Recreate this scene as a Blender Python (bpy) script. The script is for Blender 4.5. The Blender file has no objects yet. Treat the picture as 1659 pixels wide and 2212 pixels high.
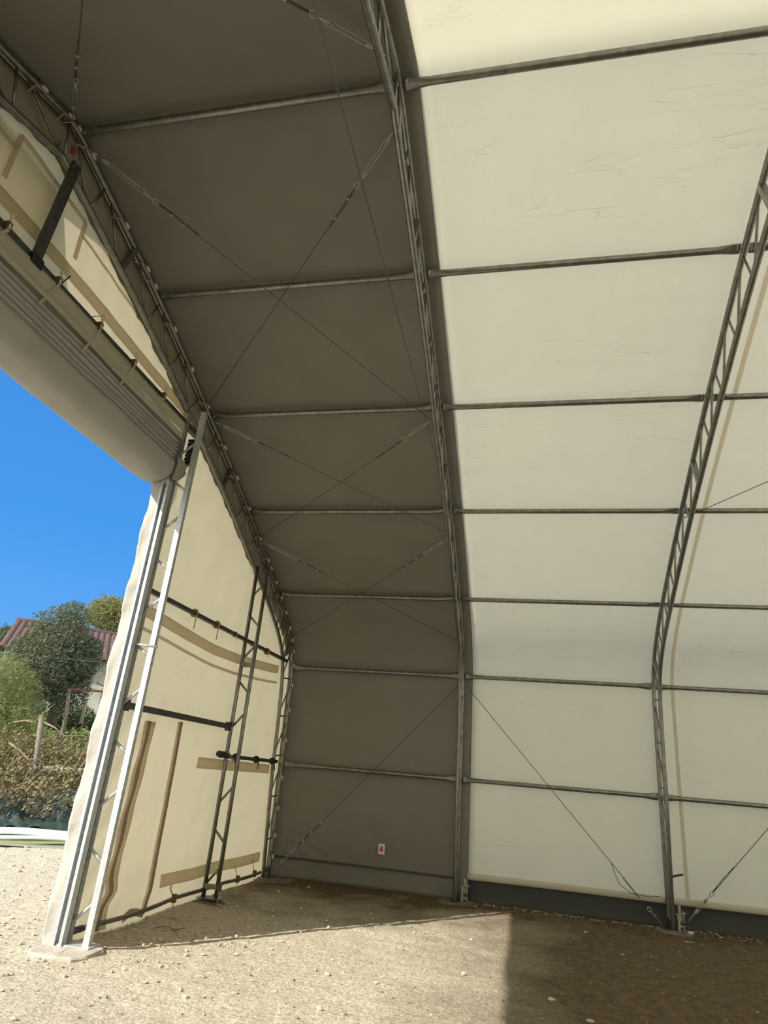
import bpy, math, random
from mathutils import Vector, Matrix, noise
C = bpy.context.scene.collection
sc = bpy.context.scene
R = math.radians
# ------------------------------------------------------------------ camera
F_PX, YAW, PIT, ROL = 1371.4665, -0.2337, 0.3916, 0.0889
CAM = Vector((3.884, -10.750, 1.6))
cf = Vector((math.sin(YAW)*math.cos(PIT), math.cos(YAW)*math.cos(PIT), math.sin(PIT)))
cr0 = Vector((math.cos(YAW), -math.sin(YAW), 0)); cu0 = cr0.cross(cf)
cr = cr0*math.cos(ROL) + cu0*math.sin(ROL); cu = -cr0*math.sin(ROL) + cu0*math.cos(ROL)
cam = bpy.data.cameras.new('camera'); camo = bpy.data.objects.new('camera', cam); C.objects.link(camo)
cam.sensor_fit = 'HORIZONTAL'; cam.sensor_width = 36; cam.lens = F_PX/1659*36
cam.clip_start = .05; cam.clip_end = 500
M4 = Matrix((cr, cu, -cf)).transposed().to_4x4(); M4.translation = CAM
camo.matrix_world = M4; sc.camera = camo
# ------------------------------------------------------------------ sun, sky, exposure
SUN = Vector((3.98, 5.13, -4.38)).normalized()          # the way the sunlight travels
sl = bpy.data.lights.new('sun', 'SUN'); so = bpy.data.objects.new('sun', sl); C.objects.link(so)
sl.energy = 7.2; sl.angle = R(.55); sl.color = (1, .945, .84)
so.rotation_euler = SUN.to_track_quat('-Z', 'Y').to_euler()
w = bpy.data.worlds.new('sky'); sc.world = w; w.use_nodes = True
nt = w.node_tree; nt.nodes.clear()
def wn(t, **k):
    n = nt.nodes.new(t)
    for a, b in k.items(): setattr(n, a, b)
    return n
tc = wn('ShaderNodeTexCoord'); sep = wn('ShaderNodeSeparateXYZ'); nt.links.new(tc.outputs['Generated'], sep.inputs[0])
rp = wn('ShaderNodeValToRGB'); nt.links.new(sep.outputs['Z'], rp.inputs[0])
e = rp.color_ramp.elements
e[0].position = 0; e[0].color = (.16, .48, 1.0, 1); e[1].position = .75; e[1].color = (.04, .21, .66, 1)
m_ = rp.color_ramp.elements.new(.30); m_.color = (.068, .33, .86, 1)
dot = wn('ShaderNodeVectorMath', operation='DOT_PRODUCT'); nt.links.new(tc.outputs['Generated'], dot.inputs[0]); dot.inputs[1].default_value = -SUN
mr = wn('ShaderNodeMapRange'); nt.links.new(dot.outputs['Value'], mr.inputs[0]); mr.inputs[1].default_value = .25; mr.inputs[2].default_value = 1
mx = wn('ShaderNodeMixRGB'); nt.links.new(mr.outputs[0], mx.inputs[0]); nt.links.new(rp.outputs[0], mx.inputs[1]); mx.inputs[2].default_value = (1.7, 1.65, 1.5, 1)
hz_ = wn('ShaderNodeMapRange', interpolation_type='SMOOTHSTEP'); nt.links.new(sep.outputs['X'], hz_.inputs[0]); hz_.inputs[1].default_value = -.35; hz_.inputs[2].default_value = .40; hz_.inputs[4].default_value = .85   # bright haze added on the unseen side to lift and warm the side wall
mh = wn('ShaderNodeMixRGB'); nt.links.new(hz_.outputs[0], mh.inputs[0]); nt.links.new(mx.outputs[0], mh.inputs[1]); hr = wn('ShaderNodeValToRGB'); nt.links.new(sep.outputs['Z'], hr.inputs[0]); hr.color_ramp.elements[0].color = (1.0, .99, .93, 1); hr.color_ramp.elements[1].color = (.30, .335, .355, 1); hr.color_ramp.elements[1].position = .6
hs_ = wn('ShaderNodeVectorMath', operation='SCALE'); nt.links.new(hr.outputs[0], hs_.inputs[0]); hs_.inputs['Scale'].default_value = 2.5; nt.links.new(hs_.outputs[0], mh.inputs[2])
bg = wn('ShaderNodeBackground'); nt.links.new(mh.outputs[0], bg.inputs[0]); bg.inputs[1].default_value = 1.0
wo = wn('ShaderNodeOutputWorld'); nt.links.new(bg.outputs[0], wo.inputs[0])
sc.view_settings.view_transform = 'Standard'; sc.view_settings.look = 'None'
sc.view_settings.exposure = 0.0; sc.view_settings.gamma = 1
sc.cycles.diffuse_bounces = 6; sc.cycles.max_bounces = 10; sc.cycles.transmission_bounces = 6; sc.cycles.use_denoising = True
# ------------------------------------------------------------------ materials
def mat(name, col, rough=.8, metal=0, noise_amt=0, nscale=8, col2=None, bump=0, bscale=60, translucent=None, tfac=.5, detail=4, spec=None):
    m = bpy.data.materials.new(name); m.use_nodes = True; t = m.node_tree; N = t.nodes; L = t.links
    p = N['Principled BSDF']; p.inputs['Roughness'].default_value = rough; p.inputs['Metallic'].default_value = metal
    if spec is not None: p.inputs['Specular IOR Level'].default_value = spec
    p.inputs['Base Color'].default_value = (*col, 1)
    co = N.new('ShaderNodeTexCoord')
    csock = None
    if col2 is not None:
        n = N.new('ShaderNodeTexNoise'); n.inputs['Scale'].default_value = nscale; n.inputs['Detail'].default_value = detail; L.new(co.outputs['Object'], n.inputs['Vector'])
        r_ = N.new('ShaderNodeValToRGB'); L.new(n.outputs[0], r_.inputs[0])
        r_.color_ramp.elements[0].position = .35; r_.color_ramp.elements[1].position = .65
        r_.color_ramp.elements[0].color = (*col, 1); r_.color_ramp.elements[1].color = (*col2, 1)
        L.new(r_.outputs[0], p.inputs['Base Color']); csock = r_.outputs[0]
    if bump:
        n2 = N.new('ShaderNodeTexNoise'); n2.inputs['Scale'].default_value = bscale; n2.inputs['Detail'].default_value = 5; L.new(co.outputs['Object'], n2.inputs['Vector'])
        b = N.new('ShaderNodeBump'); b.inputs['Strength'].default_value = bump; b.inputs['Distance'].default_value = .02
        L.new(n2.outputs[0], b.inputs['Height']); L.new(b.outputs[0], p.inputs['Normal'])
    if translucent is not None:
        tr = N.new('ShaderNodeBsdfTranslucent'); tr.inputs[0].default_value = (*translucent, 1)
        ms = N.new('ShaderNodeMixShader'); ms.inputs[0].default_value = tfac
        L.new(p.outputs[0], ms.inputs[1]); L.new(tr.outputs[0], ms.inputs[2]); L.new(ms.outputs[0], N['Material Output'].inputs[0])
    return m
M = {}
M['cream'] = mat('cream_tarpaulin', (.80, .775, .69), .75, col2=(.77, .74, .65), nscale=3, bump=.12, bscale=45, translucent=(.94, .92, .81), tfac=.50, spec=.2)
M['gable'] = mat('gable_tarpaulin', (.62, .59, .50), .75, col2=(.59, .56, .47), nscale=3, bump=.15, bscale=40, translucent=(.89, .855, .73), tfac=.49, spec=.2)
M['flap'] = mat('doubled_tarpaulin', (.55, .495, .41), .8, col2=(.52, .465, .385), nscale=5, bump=.2, bscale=40, translucent=(.95, .88, .74), tfac=.60, spec=.2)
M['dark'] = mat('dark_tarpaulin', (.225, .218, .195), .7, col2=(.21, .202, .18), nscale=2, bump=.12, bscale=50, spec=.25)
M['skirt'] = mat('grey_skirt', (.085, .09, .09), .65, col2=(.075, .08, .08), nscale=3, bump=.12, bscale=50, spec=.3)
M['curtain'] = mat('door_tarpaulin', (.56, .55, .51), .75, col2=(.50, .49, .455), nscale=3, bump=.2, bscale=30, translucent=(.42, .41, .38), tfac=.30, spec=.2)
M['steel'] = mat('galvanised_steel', (.30, .30, .28), .34, .85, col2=(.22, .22, .205), nscale=14, bump=.04, bscale=90)
M['steel_bright'] = mat('bright_galvanised_steel', (.62, .65, .66), .38, .45, col2=(.45, .49, .51), nscale=30, bump=.15, bscale=90)
M['steel_dark'] = mat('dark_steel', (.11, .115, .11), .5, .6, col2=(.07, .075, .07), nscale=20)
M['wire'] = mat('steel_wire', (.12, .12, .11), .5, .6)
M['zinc'] = mat('zinc_fittings', (.42, .42, .40), .4, .7)
M['white'] = mat('white_plastic', (.80, .77, .68), .5, translucent=(.7, .65, .5), tfac=.3)
M['strap'] = mat('pale_webbing', (.60, .56, .46), .8, translucent=(.6, .55, .43), tfac=.4)
M['yellow'] = mat('yellow_green_webbing', (.55, .62, .12), .7)
M['ochre'] = mat('ochre_webbing', (.30, .22, .06), .8)
M['brown'] = mat('brown_rubber', (.14, .07, .045), .7)
M['pink'] = mat('pink_cord', (.55, .20, .16), .7)
M['black'] = mat('black_plastic', (.012, .012, .013), .5)
M['concrete'] = mat('concrete', (.50, .46, .40), .9, col2=(.38, .34, .28), nscale=9, bump=.5, bscale=30)
M['red'] = mat('red_ink', (.50, .03, .02), .5)
M['sign'] = mat('white_sticker', (.72, .70, .70), .5)
M['stone'] = mat('limestone', (.62, .55, .43), .9, col2=(.48, .41, .30), nscale=14, bump=.4, bscale=40)
def creases(m, amt=.35):
    t = m.node_tree; N = t.nodes; L = t.links; bn = [n for n in N if n.type == 'BUMP'][0]; co = [n for n in N if n.type == 'TEX_COORD'][0]
    mp = N.new('ShaderNodeMapping'); mp.inputs['Scale'].default_value = (.55, 4.2, 4.2); mp.inputs['Rotation'].default_value = (0, .05, .04); L.new(co.outputs['Object'], mp.inputs[0])
    n = N.new('ShaderNodeTexNoise'); n.inputs['Scale'].default_value = 1.3; n.inputs['Detail'].default_value = 3; L.new(mp.outputs[0], n.inputs['Vector'])
    r_ = N.new('ShaderNodeValToRGB'); L.new(n.outputs[0], r_.inputs[0]); e = r_.color_ramp.elements; e[0].position = .495; e[0].color = (0, 0, 0, 1); e[1].position = .505; e[1].color = (0, 0, 0, 1)
    q = e.new(.5); q.color = (1, 1, 1, 1)
    n3 = N.new('ShaderNodeTexNoise'); n3.inputs['Scale'].default_value = .9; L.new(co.outputs['Object'], n3.inputs['Vector'])
    r3 = N.new('ShaderNodeValToRGB'); L.new(n3.outputs[0], r3.inputs[0]); r3.color_ramp.elements[0].position = .5; r3.color_ramp.elements[1].position = .62
    mu = N.new('ShaderNodeMath'); mu.operation = 'MULTIPLY'; L.new(r_.outputs[0], mu.inputs[0]); L.new(r3.outputs[0], mu.inputs[1])
    b2 = N.new('ShaderNodeBump'); b2.inputs['Strength'].default_value = amt; b2.inputs['Distance'].default_value = .03; L.new(mu.outputs[0], b2.inputs['Height'])
    L.new(bn.outputs[0], b2.inputs['Normal'])
    for nd in N:
        if nd.type in ('BSDF_PRINCIPLED', 'BSDF_TRANSLUCENT'): L.new(b2.outputs[0], nd.inputs['Normal'])
creases(M['cream']); creases(M['gable'], .3)
M['pebble'] = mat('dusty_pebble', (.36, .31, .23), .9, col2=(.22, .18, .12), nscale=14, bump=.4, bscale=40)
def ground_mat(name, pale, mid, dirt_shade, indoor_shade=True):
    m = bpy.data.materials.new(name); m.use_nodes = True; t = m.node_tree; N = t.nodes; L = t.links
    p = N['Principled BSDF']; p.inputs['Roughness'].default_value = .95; p.inputs['Specular IOR Level'].default_value = .1
    co = N.new('ShaderNodeTexCoord')
    def nz(s, d=6, r=.6):
        n = N.new('ShaderNodeTexNoise'); n.inputs['Scale'].default_value = s; n.inputs['Detail'].default_value = d; n.inputs['Roughness'].default_value = r
        L.new(co.outputs['Object'], n.inputs['Vector']); return n.outputs[0]
    def ramp(s, a, b, c0, c1):
        q = N.new('ShaderNodeValToRGB'); L.new(s, q.inputs[0]); q.color_ramp.elements[0].position = a; q.color_ramp.elements[1].position = b
        q.color_ramp.elements[0].color = (*c0, 1); q.color_ramp.elements[1].color = (*c1, 1); return q.outputs[0]
    def mix(f, a, b):
        q = N.new('ShaderNodeMixRGB'); L.new(f, q.inputs[0]); L.new(a, q.inputs[1]); L.new(b, q.inputs[2]); return q.outputs[0]
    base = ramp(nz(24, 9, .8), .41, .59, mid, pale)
    dc = ramp(nz(9, 7, .7), .38, .66, dirt_shade, tuple(q*2.3 for q in dirt_shade) if indoor_shade else mid)
    if indoor_shade:   # brown earth inside the shelter, with the indoor shade painted into its colour
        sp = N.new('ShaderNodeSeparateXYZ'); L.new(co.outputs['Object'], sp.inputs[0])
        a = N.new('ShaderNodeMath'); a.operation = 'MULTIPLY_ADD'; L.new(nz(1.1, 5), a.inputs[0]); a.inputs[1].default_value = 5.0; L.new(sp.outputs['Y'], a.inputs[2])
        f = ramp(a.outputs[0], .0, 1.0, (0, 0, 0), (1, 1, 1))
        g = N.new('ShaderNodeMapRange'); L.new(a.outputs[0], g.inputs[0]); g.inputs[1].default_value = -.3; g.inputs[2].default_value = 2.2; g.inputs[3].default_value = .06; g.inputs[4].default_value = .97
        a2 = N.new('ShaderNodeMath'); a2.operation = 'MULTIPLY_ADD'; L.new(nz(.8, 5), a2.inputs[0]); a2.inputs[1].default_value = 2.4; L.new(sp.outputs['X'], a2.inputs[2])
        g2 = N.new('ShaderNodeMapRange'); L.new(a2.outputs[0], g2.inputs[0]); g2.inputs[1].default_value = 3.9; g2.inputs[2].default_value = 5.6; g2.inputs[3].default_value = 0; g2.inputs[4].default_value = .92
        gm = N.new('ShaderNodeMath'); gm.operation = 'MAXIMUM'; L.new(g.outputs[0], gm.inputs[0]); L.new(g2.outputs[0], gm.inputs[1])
        g3 = N.new('ShaderNodeMapRange'); L.new(sp.outputs['X'], g3.inputs[0]); g3.inputs[1].default_value = -.6; g3.inputs[2].default_value = .2   # the yard outside the door stays pale gravel
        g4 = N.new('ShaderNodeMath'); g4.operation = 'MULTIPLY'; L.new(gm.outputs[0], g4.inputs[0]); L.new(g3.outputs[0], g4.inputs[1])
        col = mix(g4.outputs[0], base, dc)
    else:
        f = ramp(nz(.9, 5), .45, .75, (0, 0, 0), (.5, .5, .5)); col = mix(f, base, dc)
    L.new(col, p.inputs['Base Color'])
    v = N.new('ShaderNodeTexVoronoi'); v.inputs['Scale'].default_value = 38; L.new(co.outputs['Object'], v.inputs['Vector'])
    ad = N.new('ShaderNodeMath'); ad.operation = 'MULTIPLY_ADD'; L.new(nz(40, 8, .8), ad.inputs[0]); ad.inputs[1].default_value = 1.6; L.new(v.outputs['Distance'], ad.inputs[2])
    b = N.new('ShaderNodeBump'); b.inputs['Strength'].default_value = .5; b.inputs['Distance'].default_value = .03; L.new(ad.outputs[0], b.inputs['Height']); L.new(b.outputs[0], p.inputs['Normal'])
    return m
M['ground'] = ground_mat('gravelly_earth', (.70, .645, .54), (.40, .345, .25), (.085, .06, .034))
M['ground_out'] = ground_mat('pale_gravel', (.76, .71, .62), (.60, .545, .455), (.5, .41, .30), False)
M['grass'] = mat('grass', (.10, .19, .03), .9, col2=(.22, .27, .07), nscale=1.6, bump=.6, bscale=12, detail=8)
M['leaf_olive'] = mat('olive_leaves', (.065, .08, .048), .6, col2=(.15, .17, .115), nscale=7, translucent=(.16, .20, .08), tfac=.25)
M['leaf_spring'] = mat('spring_leaves', (.14, .14, .055), .6, col2=(.24, .23, .09), nscale=4, translucent=(.35, .36, .08), tfac=.3)
M['leaf_green'] = mat('green_leaves', (.12, .15, .05), .6, col2=(.25, .27, .10), nscale=5, translucent=(.25, .31, .09), tfac=.3)
M['leaf_ivy'] = mat('ivy_leaves', (.03, .055, .018), .5, col2=(.08, .12, .04), nscale=6)
M['bramble'] = mat('bramble_leaves', (.16, .115, .055), .8, col2=(.23, .20, .10), nscale=5)
M['twig'] = mat('dry_twigs', (.30, .235, .15), .9, col2=(.16, .115, .07), nscale=9)
M['bark'] = mat('bark', (.10, .085, .065), .9, col2=(.17, .145, .115), nscale=12, bump=.5)
M['net'] = mat('green_netting', (.008, .024, .021), .7, col2=(.028, .065, .055), nscale=6, bump=.5, bscale=20)
M['pvc'] = mat('pale_sheeting', (.68, .78, .72), .5, col2=(.60, .72, .68), nscale=3)
M['pvc2'] = mat('yellowish_sheeting', (.72, .78, .44), .5, col2=(.66, .74, .50), nscale=2)
M['plaster'] = mat('old_plaster', (.50, .47, .42), .9, col2=(.30, .285, .26), nscale=1.6, bump=.3, bscale=10, detail=7)
M['shutter'] = mat('grey_shutter', (.10, .115, .13), .7)
M['curtain_win'] = mat('cream_blind', (.55, .50, .36), .8)
M['rust'] = mat('rusty_steel', (.22, .075, .045), .8, col2=(.15, .06, .04), nscale=9)
M['tile'] = mat('terracotta_tiles', (.115, .062, .052), .85, col2=(.07, .042, .038), nscale=5, bump=.2, bscale=8)
M['stake'] = mat('weathered_stake', (.16, .13, .11), .9, col2=(.26, .23, .19), nscale=8)
# ------------------------------------------------------------------ mesh builder
class MB:
    def __init__(s): s.v = []; s.f = []; s.sm = []
    def ring_sweep(s, pts, ra, rb=None, n=8, up=None, caps=True, smooth=True):
        """tube along pts; ra, rb half widths (float or list); up fixes the direction of rb"""
        pts = [Vector(p) for p in pts]; k = len(pts)
        ra = [ra]*k if not isinstance(ra, (list, tuple)) else ra
        rb = ra if rb is None else ([rb]*k if not isinstance(rb, (list, tuple)) else rb)
        b0 = len(s.v); prev = None
        for i, p in enumerate(pts):
            t = (pts[min(i+1, k-1)] - pts[max(i-1, 0)]).normalized()
            if up is not None: a = t.cross(Vector(up))
            elif prev is not None: a = prev - t*prev.dot(t)
            else: a = t.cross(Vector((0, 0, 1)) if abs(t.z) < .9 else Vector((1, 0, 0)))
            a.normalize(); prev = a; b = a.cross(t)
            for j in range(n):
                q = 2*math.pi*(j+.5)/n
                s.v.append(p + a*math.cos(q)*ra[i] + b*math.sin(q)*rb[i])
        for i in range(k-1):
            for j in range(n):
                j2 = (j+1) % n
                s.f.append((b0+i*n+j, b0+i*n+j2, b0+(i+1)*n+j2, b0+(i+1)*n+j)); s.sm.append(smooth)
        if caps:
            s.f.append(tuple(b0+j for j in range(n-1, -1, -1))); s.sm.append(False)
            s.f.append(tuple(b0+(k-1)*n+j for j in range(n))); s.sm.append(False)
        return s
    def tube(s, pts, r, n=8): return s.ring_sweep(pts, r, n=n)
    def bar(s, p0, p1, wa, wb, up=(0, 0, 1)):        # rectangular bar, full widths wa (across) and wb (along up)
        q = math.sqrt(.5)
        return s.ring_sweep([p0, p1], wa*q, wb*q, n=4, up=up, smooth=False)
    def box(s, lo, hi):
        x0, y0, z0 = lo; x1, y1, z1 = hi; b = len(s.v)
        s.v += [Vector(p) for p in ((x0, y0, z0), (x1, y0, z0), (x1, y1, z0), (x0, y1, z0), (x0, y0, z1), (x1, y0, z1), (x1, y1, z1), (x0, y1, z1))]
        for f in ((3, 2, 1, 0), (4, 5, 6, 7), (0, 1, 5, 4), (1, 2, 6, 5), (2, 3, 7, 6), (3, 0, 4, 7)): s.f.append(tuple(b+i for i in f)); s.sm.append(False)
        return s
    def grid(s, fn, nu, nv, smooth=True):
        b = len(s.v)
        for i in range(nu+1):
            for j in range(nv+1): s.v.append(Vector(fn(i/nu, j/nv)))
        for i in range(nu):
            for j in range(nv):
                a = b+i*(nv+1)+j; s.f.append((a, a+nv+1, a+nv+2, a+1)); s.sm.append(smooth)
        return s
    def ball(s, c, r, n=8, sq=(1, 1, 1), jit=0, rnd=None):
        b = len(s.v); c = Vector(c); m = max(4, n//2)
        s.v.append(c+Vector((0, 0, r*sq[2])))
        for i in range(1, m):
            for j in range(n):
                a = math.pi*i/m; q = 2*math.pi*j/n; k = 1+(rnd.uniform(-jit, jit) if jit else 0)
                s.v.append(c+Vector((math.sin(a)*math.cos(q)*sq[0], math.sin(a)*math.sin(q)*sq[1], math.cos(a)*sq[2]))*r*k)
        s.v.append(c-Vector((0, 0, r*sq[2]))); e = len(s.v)-1
        for j in range(n):
            s.f.append((b, b+1+j, b+1+(j+1) % n)); s.sm.append(not jit)
            s.f.append((e, e-n+(j+1) % n, e-n+j)); s.sm.append(not jit)
        for i in range(m-2):
            for j in range(n):
                a = b+1+i*n; s.f.append((a+j, a+n+j, a+n+(j+1) % n, a+(j+1) % n)); s.sm.append(not jit)
        return s
    def quad(s, a, b_, c, d):
        b = len(s.v); s.v += [Vector(a), Vector(b_), Vector(c), Vector(d)]; s.f.append((b, b+1, b+2, b+3)); s.sm.append(False); return s
    def build(s, name, m, parent=None, solid=0):
        me = bpy.data.meshes.new(name)
        org = Vector((0, 0, 0))
        if parent is None and s.v:
            xs = [v.x for v in s.v]; ys = [v.y for v in s.v]; zs = [v.z for v in s.v]
            org = Vector(((min(xs)+max(xs))/2, (min(ys)+max(ys))/2, min(zs)))
        elif parent is not None: org = wloc(parent)
        if name in WORLD_ORIGIN: org = Vector((0, 0, 0))
        me.from_pydata([tuple(v-org) for v in s.v], [], s.f); me.update()
        me.polygons.foreach_set('use_smooth', s.sm)
        me.materials.append(M[m]); o = bpy.data.objects.new(name, me); C.objects.link(o)
        if parent is None: o.location = org
        else: o.parent = parent
        if solid:
            q = o.modifiers.new('thickness', 'SOLIDIFY'); q.thickness = solid; q.offset = 0
        return o
WORLD_ORIGIN = {'floor', 'ground', 'ceiling', 'wall_left', 'wall_back'}
def wloc(o):
    p = Vector(o.location)
    while o.parent: o = o.parent; p += Vector(o.location)
    return p
def tag(o, label=None, cat=None, group=None, kind=None):
    if label: o['label'] = label
    if cat: o['category'] = cat
    if group: o['group'] = group
    if kind: o['kind'] = kind
    return o
def empty(name, loc, label, cat, group=None):
    o = bpy.data.objects.new(name, None); C.objects.link(o); o.location = loc; o.empty_display_size = .1
    return tag(o, label, cat, group)
def copy_tree(o, parent=None):
    c = o.copy(); C.objects.link(c); c.parent = parent
    for ch in [k for k in bpy.data.objects if k.parent == o]: copy_tree(ch, c)
    return c
def fb(p, s=1.0): return noise.fractal(Vector(p)*s, 1.0, 2.0, 4)
# ------------------------------------------------------------------ the arch profile (wall line, eave bend, rafter, ridge, mirrored)
XA, XB, XC = 0.0, 2.925, 5.822
HALF = [(0, 0, 0), (.5, -.04, .82), (1, -.082, 1.637), (1.6, -.148, 2.6), (2, -.20, 3.18), (2.25, -.36, 3.50), (2.6, -.72, 3.82), (3, -1.283, 4.168), (4, -2.87, 4.952),
        (5, -4.41, 5.617), (6, -5.93, 6.20), (7, -7.50, 6.676)]
YR = -7.58
KN = HALF + [(7.1, YR, 6.69)] + [(14.2-t, 2*YR-y, z) for t, y, z in reversed(HALF)]
def prof(t):
    if t <= KN[0][0]: i = 0
    else: i = min(len(KN)-2, max(i for i in range(len(KN)) if KN[i][0] <= t))
    t0, y0, z0 = KN[i]; t1, y1, z1 = KN[i+1]; u = (t-t0)/(t1-t0)
    pm = KN[i-1] if i > 0 else (2*t0-t1, 2*y0-y1, 2*z0-z1); pn = KN[i+2] if i+2 < len(KN) else (2*t1-t0, 2*y1-y0, 2*z1-z0)
    def h(a, b, c, d):
        ta = (c-a)/(t1-pm[0])*(t1-t0); tb = (d-b)/(pn[0]-t0)*(t1-t0)
        return (2*u**3-3*u*u+1)*b+(u**3-2*u*u+u)*ta+(-2*u**3+3*u*u)*c+(u**3-u*u)*tb
    return h(pm[1], y0, y1, pn[1]), h(pm[2], z0, z1, pn[2])
FINE = [prof(14.2*i/1400) for i in range(1401)]
ARC = [0]
for i in range(1400): ARC.append(ARC[-1]+math.dist(FINE[i], FINE[i+1]))
LEN = ARC[-1]
def sarc(t):                                   # knot value -> arc length
    q = t/14.2*1400; i = min(1399, int(q)); return ARC[i]+(ARC[i+1]-ARC[i])*(q-i)
def at_s(s, off=0, x=0):                       # point at arc length s, off > 0 lies outside, off < 0 inside
    s = min(max(s, 0), LEN); lo, hi = 0, 1400
    while hi-lo > 1:
        m = (lo+hi)//2
        if ARC[m] <= s: lo = m
        else: hi = m
    u = (s-ARC[lo])/(ARC[hi]-ARC[lo]); y = FINE[lo][0]+(FINE[hi][0]-FINE[lo][0])*u; z = FINE[lo][1]+(FINE[hi][1]-FINE[lo][1])*u
    a, b = max(0, lo-12), min(1400, hi+12); ty, tz = FINE[b][0]-FINE[a][0], FINE[b][1]-FINE[a][1]; l = math.hypot(ty, tz); ty /= l; tz /= l
    return Vector((x, y+tz*off, z-ty*off))
# ------------------------------------------------------------------ ground
def floor_z(x, y):
    return .018*fb((x, y, 0), .9)+.010*fb((x, y, 3), 5)+.005*noise.noise(Vector((x, y, 5))*17)
def build_floor():
    def fn(u, v):
        x = -9+18.5*u; y = -15.2+16.4*v; return (x, y, floor_z(x, y)-.004)
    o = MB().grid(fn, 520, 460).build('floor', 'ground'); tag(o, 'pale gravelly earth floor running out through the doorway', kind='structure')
build_floor()
G = Vector((math.sin(R(-37)), math.cos(R(-37)), 0)); LT = Vector((math.cos(R(-37)), -math.sin(R(-37)), 0)); O2 = Vector((CAM.x, CAM.y, 0))
def terr_z(r, l=0):
    K = [(-40, -.12), (12.9, -.05), (14.2, .02), (15.5, .45), (16.6, .95), (19, 1.25), (24, 1.9), (28, 2.75), (40, 4.0), (90, 6)]
    for (a, za), (b, zb) in zip(K, K[1:]):
        if r <= b:
            u = (r-a)/(b-a); return za+(zb-za)*u*u*(3-2*u) if zb-za > .3 and b < 17 else za+(zb-za)*u
    return 6
def loc_r(p): d = Vector(p)-O2; return d.dot(G), d.dot(LT)
def at(px, py, r):                             # a point r metres away along the ground, seen along this bearing
    d = cf + cr*((px-829.5)/F_PX) - cu*((py-1106)/F_PX); return CAM + d*(r/math.hypot(d.x, d.y))
def on_ground(px, py):
    d = cf + cr*((px-829.5)/F_PX) - cu*((py-1106)/F_PX); return CAM + d*(-CAM.z/d.z)
def on_gable(px, py, x=0.):
    d = cf + cr*((px-829.5)/F_PX) - cu*((py-1106)/F_PX); return CAM + d*((x-CAM.x)/d.x)
def build_ground():
    def fn(u, v):
        r = -40+(u**1.0)*130; l = -45+90*v
        if r > 12: pass
        p = O2+G*r+LT*l; z = terr_z(r)+(.06*fb(p, .4) if r > 13 else 0); return (p.x, p.y, z)
    b = MB(); rs = [-40, -20, -5, 0, 5, 9, 12, 12.9]+[13+.2*i for i in range(20)]+[17+.6*i for i in range(20)]+[30, 36, 45, 60, 90]; ls = [-45+1.0*i for i in range(91)]
    def g2(u, v):
        r = rs[round(u*(len(rs)-1))]; l = ls[round(v*90)]; p = O2+G*r+LT*l; return (p.x, p.y, terr_z(r)+(.07*fb(p, .5) if r > 13.3 else 0))
    b.grid(g2, len(rs)-1, 90)
    o = b.build('ground', 'ground_out'); tag(o, 'pale gravel yard rising to a grassy slope', kind='structure')
    o.data.materials.append(M['grass'])
    for p in o.data.polygons:
        c = p.center
        if loc_r((c.x, c.y, 0))[0] > 15.8: p.material_index = 1
build_ground()
# ------------------------------------------------------------------ canopy (the room's roof and side walls)
def canopy_pt(x, s, x0, x1, seed=0, base=.05, amp=1.0):
    u = (x-x0)/(x1-x0); k = max(0, math.sin(math.pi*min(max(u, 0), 1)))
    off = base+.035*k+amp*(.008*fb((x*.8, s*.35, seed))+.0035*noise.noise(Vector((x*1.2, s*7, seed+9)))*max(0, noise.noise(Vector((x*.5, s*.6, 40+seed)))+.25))
    return at_s(s, off, x)
def bays(x):
    xs = [XA, XB, XC, XC+2.9, XC+5.8, XC+8.7]
    for a, b in zip(xs, xs[1:]):
        if x <= b: return a, b
    return xs[-2], xs[-1]
XEND = XC+8.7
XS = XB+.155
s_hem = .30
def cream(u, v):
    x = XS+(XEND-XS)*u; s = s_hem+(LEN-2*s_hem)*v; a, b = bays(x); return canopy_pt(x, s, a, b, 2)
o = MB().grid(cream, 110, 420).build('ceiling', 'cream', solid=.004); tag(o, 'translucent cream canopy of wall and roof in one sheet', kind='structure'); CEIL = o
def hem(u, v):       # welted hem hanging just inside the skirt
    x = XS-.02+(XEND-XS)*u; a, b = bays(x); q = canopy_pt(x, s_hem+.07-.09*v, a, b, 2, base=.038); q.y -= .012*math.sin(math.pi*v); return q
MB().grid(hem, 110, 5).build('hem', 'cream', o, solid=.004)
def seam_shade(u, v):  # shadow of the seam overlap, drawn as a strip of doubled fabric
    x = XC+.25+.05*u; s_ = .32+(LEN-.64)*v; return canopy_pt(x, s_, XC, XC+2.9, 2, base=.042)
MB().grid(seam_shade, 2, 400).build('seam_band', 'flap', o)  # this strip stands in for the shadow of the seam overlap
def skirt(u, v):     # grey skirt curls outwards and down to the ground
    x = XS-.03+(XEND-XS)*u; a, b = bays(x); p = canopy_pt(x, s_hem+.06, a, b, 2, base=.062); w_ = v; return (x, p.y+.10*math.sin(w_*1.5)+.03*noise.noise(Vector((x*.7, 3, 0))), (p.z)*(1-w_)-.03*w_)
MB().grid(skirt, 110, 10).build('skirt', 'skirt', o, solid=.004)
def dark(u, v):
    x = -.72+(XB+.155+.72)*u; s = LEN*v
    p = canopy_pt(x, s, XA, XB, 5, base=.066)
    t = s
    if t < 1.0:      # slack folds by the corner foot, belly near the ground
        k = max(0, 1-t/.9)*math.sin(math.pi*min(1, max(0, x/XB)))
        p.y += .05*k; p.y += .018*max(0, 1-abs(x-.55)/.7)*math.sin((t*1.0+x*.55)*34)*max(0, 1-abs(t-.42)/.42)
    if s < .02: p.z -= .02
    return p
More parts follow.
